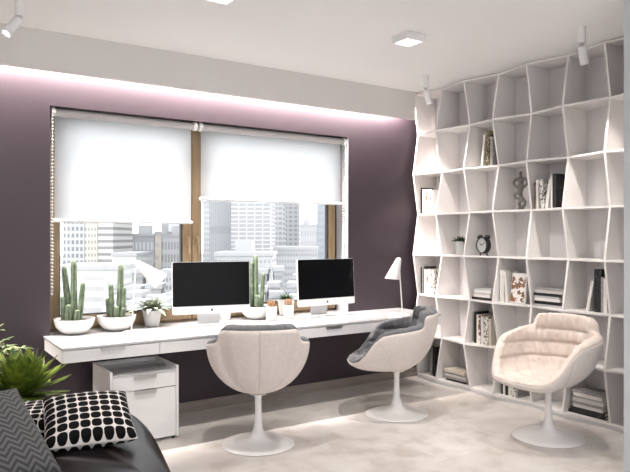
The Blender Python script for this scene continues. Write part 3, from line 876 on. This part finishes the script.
# ------------------------------------------------------------------ floor plants
def agave_pot(t, w_, h):
    b = MB(); a = w_ / 2; c = a * .82
    vs = [(-c, -c, 0), (c, -c, 0), (c, c, 0), (-c, c, 0), (-a, -a, h), (a, -a, h), (a, a, h), (-a, a, h), (-a + .015, -a + .015, h), (a - .015, -a + .015, h), (a - .015, a - .015, h), (-a + .015, a - .015, h),
          (-a + .02, -a + .02, h - .05), (a - .02, -a + .02, h - .05), (a - .02, a - .02, h - .05), (-a + .02, a - .02, h - .05)]
    fs = [(3, 2, 1, 0)]
    for o in (0, 4, 8):
        fs += [(o + i, o + (i + 1) % 4, o + 4 + (i + 1) % 4, o + 4 + i) for i in range(4)]
    fs.append((12, 13, 14, 15))
    b.add(vs, fs).build('planter', mat('planter_white', (.66, .61, .60), .5), t, bevel=.004)
    MB().box(-a + .022, -a + .022, h - .055, a - .022, a - .022, h - .035).build('soil', soil, t)
ag = thing('agave_plant', 'bright green spiky agave in a pale planter beside the sofa', 'plant', (.655, 4.32, 0), radians(20))
agave_pot(ag, .32, .47)
b = MB(); rr = random.Random(2)
NL = 64
for i in range(NL):
    a = i * 2.39996 + rr.uniform(-.1, .1); f_ = i / NL; e = -.15 + 1.55 * f_ ** .8
    L = (.285 - .05 * f_) * rr.uniform(.85, 1.1)
    leaf_mesh(b, (.035 * cos(a), .035 * sin(a), .49 + .06 * f_), (cos(a) * cos(e), sin(a) * cos(e), sin(e)), L, .088, .08, .3, 7, thick=.017)
b.build('foliage', agave_mat, ag, smooth=50)
ol = thing('leafy_plant', 'olive green leafy plant behind the agave at the left edge', 'plant', (.42, 4.72, 0), 0)
agave_pot(ol, .26, .56)
b = MB(); s_ = MB(); rr = random.Random(9)
for i in range(18):
    a = i * 2.39996; e = rr.uniform(.7, 1.35); L = rr.uniform(.28, .44); p = Vector((.03 * cos(a), .03 * sin(a), .54)); d = Vector((cos(a) * cos(e), sin(a) * cos(e) * .45 - .05, sin(e))).normalized()
    pts = [p.copy()]
    for k in range(9):
        p = p + d * L / 9; d = (d + Vector((0, 0, -.13))).normalized(); pts.append(p.copy())
        if k > 1:
            for sd in (-1, 1):
                sv = d.cross(Vector((0, 0, 1))).normalized() * sd
                leaf_mesh(b, p, d * .6 + sv + Vector((0, 0, rr.uniform(-.1, .5))), rr.uniform(.055, .085), .026, .5, .3, 4)
    leaf_mesh(b, p, d, .08, .026, .4, .3, 4); s_.tube(pts, .0025, 6)
b.build('foliage', olive_mat, ol, smooth=180); s_.build('stem', mat('plant_stem', (.10, .11, .04), .7), ol, smooth=60)

# ------------------------------------------------------------------ sofa and pillows
so = thing('sofa', 'black leather sofa corner at lower left foreground', 'sofa', (.55, 2.8, 0))
def cushion_box(x0, y0, z0, x1, y1, z1, r, bulge=.0, n=14):
    """rounded block with a puffed top"""
    b = MB(); vs = []; fs = []
    bm = bmesh.new(); bmesh.ops.create_cube(bm, size=1)
    bmesh.ops.subdivide_edges(bm, edges=bm.edges, cuts=n, use_grid_fill=True)
    sx, sy, sz = x1 - x0, y1 - y0, z1 - z0
    for v in bm.verts:
        p = Vector((v.co.x * sx, v.co.y * sy, v.co.z * sz))
        q = Vector((max(-sx / 2 + r, min(sx / 2 - r, p.x)), max(-sy / 2 + r, min(sy / 2 - r, p.y)), max(-sz / 2 + r, min(sz / 2 - r, p.z))))
        d = p - q
        if d.length > 1e-6: p = q + d.normalized() * r * min(1, max(abs(d.x), abs(d.y), abs(d.z)) / r)
        if v.co.z > 0: p.z += bulge * cos(v.co.x * pi) * cos(v.co.y * pi)
        v.co = p + Vector(((x0 + x1) / 2, (y0 + y1) / 2, (z0 + z1) / 2))
    b.v = [v.co.copy() for v in bm.verts]; b.f = [tuple(v.index for v in f.verts) for f in bm.faces]; bm.free()
    return b
SZ = .46
OUT = [(.02, 2.2), (.90, 2.2), (.98, 2.45), (1.035, 2.69), (1.085, 2.90), (1.15, 3.20), (1.185, 3.47), (1.18, 3.76), (1.09, 3.92), (.88, 3.95), (.02, 3.93)]
def smooth_outline(pts, it=3):
    for _ in range(it):
        q = []
        for i, (x, y) in enumerate(pts):
            x2, y2 = pts[(i + 1) % len(pts)]
            q += [(x * .75 + x2 * .25, y * .75 + y2 * .25), (x * .25 + x2 * .75, y * .25 + y2 * .75)]
        pts = q
    return pts
def puffy(outline, z0, z1, r):
    cx = sum(p[0] for p in outline) / len(outline); cy = sum(p[1] for p in outline) / len(outline); n = len(outline)
    def ring(ins, z):
        out = []
        for x, y in outline:
            d = sqrt((x - cx) ** 2 + (y - cy) ** 2); k = (d - ins) / d; out.append((cx + (x - cx) * k, cy + (y - cy) * k, z))
        return out
    rows = [ring(r * .6, z0), ring(r * .1, z0 + r * .3), ring(0, z0 + r * .7)]
    rows += [ring(r * (1 - cos(a)), z1 - r + r * sin(a)) for a in [radians(q) for q in range(0, 91, 10)]]
    rows += [ring(r + q, z1 + .012 * (q / .4)) for q in (.08, .18, .3)]
    vs = [p for w_ in rows for p in w_]; fs = []
    for j in range(len(rows) - 1):
        for i in range(n): fs.append((j * n + i, j * n + (i + 1) % n, (j + 1) * n + (i + 1) % n, (j + 1) * n + i))
    fs.append(tuple(range(n))[::-1]); fs.append(tuple((len(rows) - 1) * n + i for i in range(n)))
    return MB().add(vs, fs)
so_out = smooth_outline(OUT)
rel(so, puffy([(x - .02 if x > .5 else x, y) for x, y in so_out], .07, .25, .03)).build('sofa_base', leather, so, smooth=180)
rel(so, puffy(so_out, .25, SZ, .10)).build('seat_cushion', leather, so, smooth=180)
rel(so, cushion_box(-.28, 2.2, .06, .02, 3.93, .74, .10, .0, 18)).build('backrest', leather, so, smooth=180)
rel(so, cushion_box(-.28, 2.25, .06, .37, 2.70, .64, .12, .0, 18)).build('armrest', leather, so, smooth=180)
for x in (.1, .8):
    for y in (2.4, 3.75):
        rel(so, MB().box(x - .03, y - .03, 0, x + .03, y + .03, .08)).build('leg', chrome, so)
# piping seam on the seat
def pillow(w_, t_, m, name, label, M, pinch=.035, n=36):
    b = MB(); vs = []; fs = []; N = n
    uvs = []
    for side in (1, -1):
        for j in range(N + 1):
            for i in range(N + 1):
                u = i / N * 2 - 1; v = j / N * 2 - 1
                e = max(0, (1 - abs(u) ** 2.6)) ** .5 * max(0, (1 - abs(v) ** 2.6)) ** .5
                # edges bow inwards a little, corners stay out
                x = u * w_ / 2 * (1 - pinch * (1 - v * v)); y = v * w_ / 2 * (1 - pinch * (1 - u * u))
                z = side * t_ / 2 * e ** .85 + .004 * noise.noise(Vector((u * 3, v * 3, side)))* e
                vs.append(Vector((x, y, z))); uvs.append((i / N, j / N))
    o = (N + 1) ** 2
    for s_ in (0, 1):
        for j in range(N):
            for i in range(N):
                a = s_ * o + j * (N + 1) + i; fs.append((a, a + 1, a + N + 2, a + N + 1))
    b.add(vs, fs)
    ob = b.build(name, m, None, smooth=180, uv=lambda i: uvs[i])
    ob.matrix_world = M
    return tag(ob, label, 'pillow')
pillow(.42, .15, dots_mat, 'throw_pillow', 'black and white dotted pillow lying on the black sofa seat', T(.805, 3.27, SZ + .115) @ RZ(radians(-9)) @ RX(radians(19)))
pillow(.43, .13, dots_mat, 'throw_pillow', 'second dotted pillow mostly hidden behind the front dotted one', T(.66, 3.60, SZ + .065) @ RZ(radians(-20)) @ RX(radians(4)))
pillow(.49, .17, zig_mat, 'throw_pillow', 'grey herringbone pillow leaning at the lower left corner', T(.30, 2.99, .61) @ RZ(radians(10)) @ RX(radians(38)) @ RZ(radians(7)))

# ------------------------------------------------------------------ city outside
CT = .60
def facade(name, wall, glass, nx, nz, fx=.6, fz=.55):
    wall = tuple(c * CT for c in wall); glass = tuple(c * CT for c in glass)
    n = NT(name); g = n.tc.outputs['Generated']; x, y, z = n.sep(g)
    a = n.math('LESS_THAN', n.math('FRACT', n.math('MULTIPLY', x, nx)), fx)
    c = n.math('LESS_THAN', n.math('FRACT', n.math('MULTIPLY', z, nz)), fz)
    k = n.math('MULTIPLY', a, c)
    n.put(n.b.inputs['Base Color'], n.mix(k, (*wall, 1), (*glass, 1))); n.b.inputs['Roughness'].default_value = .8
    n.b.inputs['Specular IOR Level'].default_value = .1
    return n.m
HZ = -32
def block(name, xa, ya, xb, yb, depth, z1, m, label, cat='building', group=None, z0=HZ, parent=None, roofbox=True):
    """facade from (xa,ya) to (xb,yb), body behind it"""
    d = Vector((xb - xa, yb - ya, 0)); L = d.length; d.normalize(); nrm = Vector((-d.y, d.x, 0))
    ang = math.atan2(d.y, d.x)
    t = bpy.data.objects.new(name, None); COL.objects.link(t); t.location = (xa, ya, z0); t.rotation_euler = (0, 0, ang)
    MB().box(0, 0, 0, L, depth, z1 - z0).build('facade', m, t)
    MB().box(-.2, -.2, z1 - z0, L + .2, depth, z1 - z0 + .7).build('parapet', MATS['concrete'], t)
    if roofbox: MB().box(L * .3, depth * .3, z1 - z0 + .7, L * .6, depth * .7, z1 - z0 + 3).build('roof_plant', MATS['concrete'], t)
    tag(t, label, cat, group); return t
mat('concrete', (.34, .34, .34), .9)
cam_ray = lambda px: (.5505 + (px - 315) / 637 * .8348, .8348 - (px - 315) / 637 * .5505)
CITY = [
 # left px, right px, distance, top px row, material args, label
 (63, 84.5, 150, 150, ((.66, .66, .65), (.30, .31, .33), 5, 34, .62, .60), 'pale tower with dense square window grid, far left beyond the window'),
 (85, 97.5, 150, 160, ((.74, .68, .60), (.40, .38, .37), 4, 34, .5, .5), 'cream tower wing with faint window rows beside the gridded tower'),
 (98, 113, 150, 165, ((.74, .72, .69), (.36, .35, .35), 1, 33, 1, .45), 'striped tower wing with long horizontal window bands, left pane'),
 (124, 154.5, 170, 236, ((.52, .53, .55), (.80, .80, .80), 8, 9, .55, .55), 'grey office block with square windows in the left pane'),
 (155, 161.5, 170, 234, ((.78, .70, .62), (.66, .60, .55), 1, 10, .6, .3), 'narrow cream stair tower right of the grey office block'),
 (162, 183, 170, 237, ((.68, .68, .68), (.42, .42, .43), 7, 10, .5, .6), 'light balcony block beside the cream stair tower'),
 (166, 190, 330, 223, ((.66, .67, .68), (.52, .52, .53), 5, 8, .6, .5), 'distant pale tower above the balcony block'),
 (113, 134, 250, 244, ((.72, .72, .72), (.55, .55, .56), 5, 8, .6, .5), 'distant low office between tower and grey block'),
 (203, 209, 200, 203, ((.70, .70, .70), (.52, .52, .54), 3, 26, .6, .5), 'slim light tower just right of the window mullion'),
 (210, 233, 150, 150, ((.46, .47, .49), (.58, .59, .60), 12, 3, .5, .9), 'grey tower with close vertical ribs in the right pane'),
 (231, 271, 140, 140, ((.80, .80, .80), (.44, .44, .45), 5, 60, .90, .8), 'dark glass tower with white vertical fins in the right pane'),
 (270, 283, 190, 150, ((.70, .70, .70), (.44, .44, .46), 3, 40, .7, .5), 'banded apartment tower right of the finned tower'),
 (284, 299, 210, 160, ((.72, .72, .72), (.46, .47, .48), 3, 40, .6, .5), 'second banded apartment tower with balconies, right pane'),
 (296, 318, 260, 226, ((.62, .62, .63), (.54, .54, .55), 8, 9, .6, .5), 'pale stepped office at the skyline gap in the right pane'),
 (317, 345, 180, 150, ((.45, .47, .50), (.50, .53, .56), 3, 30, .7, .6), 'blue-grey tower at the right edge of the window'),
]
for i, (pa, pb_, D, ty, fa, lab) in enumerate(CITY):
    a = cam_ray(pa); b_ = cam_ray(pb_)
    tilt = 1.0 + ((i * 37) % 7 - 3) * .006
    z1 = 1.482 - (ty - 236.8) * D / 637
    block('office_tower' if z1 > 15 else 'office_block', a[0] * D, a[1] * D, b_[0] * D, b_[1] * D, 16, z1, facade('facade_%d' % i, *fa), lab, 'building')
# low white hall in the left pane and terraces
for j, (pa, pb_, D, ty, lab) in enumerate(((50, 117, 105, 270, 'broad white flat-roofed hall below the left towers'), (112, 136, 140, 256, 'low slatted white building right of the white hall'), (215, 272, 120, 256, 'light grey low building below the finned tower'), (268, 318, 150, 250, 'long pale office slab below the apartment towers'), (150, 185, 120, 282, 'pale low building left of the mullion'))):
    a = cam_ray(pa); b_ = cam_ray(pb_); z1 = 1.482 - (ty - 236.8) * D / 637
    block('low_building', a[0] * D, a[1] * D, b_[0] * D, b_[1] * D, 14, z1, facade('low_%d' % j, (.78, .77, .75) if j < 2 else (.60, .60, .60), (.62, .61, .60) if j < 2 else (.42, .42, .43), (2, 16, 14, 18, 12)[j], (16, 14, 22, 20, 18)[j], .6, .45), lab, 'building', roofbox=(j == 2))
# scatter of small rooftops further down
rr = random.Random(21); hm_ = [facade('house_%d' % k, (.46 + .09 * k,) * 3, (.30, .30, .31), 5, 24, .55, .5) for k in range(3)]
k = 0
for row_ in range(5):
    D = 58 + row_ * 9.5
    px_ = 104 + rr.uniform(0, 8)
    while px_ < 338:
        wpx = rr.uniform(7, 17); a = cam_ray(px_); L = wpx * D / 637
        ang = radians(-33 + rr.uniform(-6, 6)); x, y = a[0] * D, a[1] * D
        z1 = 1.482 - (rr.uniform(34, 50) + (4 - row_) * 9) * D / 637
        block('rooftop_house', x, y, x + L * cos(ang), y + L * sin(ang), rr.uniform(2, 4.5), z1, hm_[k % 3], 'small grey-white city building seen low through the window', 'building', 'small city buildings below the skyline', roofbox=False)
        k += 1; px_ += wpx * 1.25 + rr.uniform(2, 9)
def make_ground():
    n = NT('city_ground'); o = n.tc.outputs['Object']
    f = n.noise(o, .25, 8, .5)
    n.put(n.b.inputs['Base Color'], n.ramp(f, [(.38, (.16, .165, .16, 1)), (.5, (.27, .27, .265, 1)), (.62, (.38, .38, .375, 1))]))
    n.b.inputs['Roughness'].default_value = 1; n.b.inputs['Specular IOR Level'].default_value = 0
    return n.m
struct(MB().box(-600, 40, HZ - 1, 900, 1200, HZ).build('city_ground', make_ground()), 'pale streets and greenery far below the window', 'ground')

# ------------------------------------------------------------------ light
wd = bpy.data.worlds.new('World'); S.world = wd; wd.use_nodes = True
bg = wd.node_tree.nodes['Background']; bg.inputs[0].default_value = (.97, .985, 1.0, 1); bg.inputs[1].default_value = 4.4

def area(loc, rot, sx, sy, power, color=(1, 1, 1), spread=None):
    l = bpy.data.lights.new('area', 'AREA'); l.shape = 'RECTANGLE'; l.size = sx; l.size_y = sy; l.energy = power; l.color = color
    if spread: l.spread = radians(spread)
    o = bpy.data.objects.new('area', l); COL.objects.link(o); o.location = loc; o.rotation_euler = rot
    return o
def spotl(loc, d, power, angle, blend=.6, color=(1, .93, .86), rad=.03):
    l = bpy.data.lights.new('spot', 'SPOT'); l.energy = power; l.spot_size = radians(angle); l.spot_blend = blend; l.color = color; l.shadow_soft_size = rad
    o = bpy.data.objects.new('spot', l); COL.objects.link(o); o.location = loc
    o.rotation_euler = Vector(d).to_track_quat('-Z', 'Y').to_euler(); return o
# cove strip behind the fascia, washing down the plum wall
area(((X0 + 4.49) / 2, 5.045, 2.91), (radians(5), 0, 0), 4.49 - X0 - .1, .06, 520, (1, .89, .82))
# downlights
spotl((3.21, 3.60, CEIL - .06), (0, 0, -1), 115, 135, .8)
spotl((1.66, 3.56, CEIL - .06), (0, 0, -1), 115, 135, .8)
# cylinder spots
for (p, d), e in zip(spots, (30, 54, 64)):
    spotl(p, d if e == 30 else Vector((.20, 0, -1)), e, 84, .35, (1, .92, .85), .02)
# added soft fill light below the ceiling behind the viewer, no fixture
area((1.0, -.4, CEIL - .02), (0, 0, 0), 3.2, 2.6, 20, (1, .98, .96))
# added fill lights behind the viewer: one brightens the ceiling, one is frontal
area((.6, -1.1, 2.1), (pi, 0, 0), 1.6, 1.6, 90, (1, .98, .97))
area((.8, Y0 + .03, 1.5), (radians(90), 0, 0), 4.2, 2.4, 55, (.96, .98, 1))

# ------------------------------------------------------------------ camera
cam = bpy.data.cameras.new('Camera'); co = bpy.data.objects.new('Camera', cam); COL.objects.link(co)
co.location = (0, 0, 1.482); co.rotation_euler = (pi / 2, 0, radians(-33.4))
cam.sensor_width = 36; cam.lens = 36 * 637 / 630; cam.shift_y = .8 / 630; cam.clip_start = .05; cam.clip_end = 3000
S.camera = co
S.view_settings.view_transform = 'Standard'; S.view_settings.look = 'None'; S.view_settings.gamma = 1; S.view_settings.use_curve_mapping = False
S.view_settings.exposure = 0.0
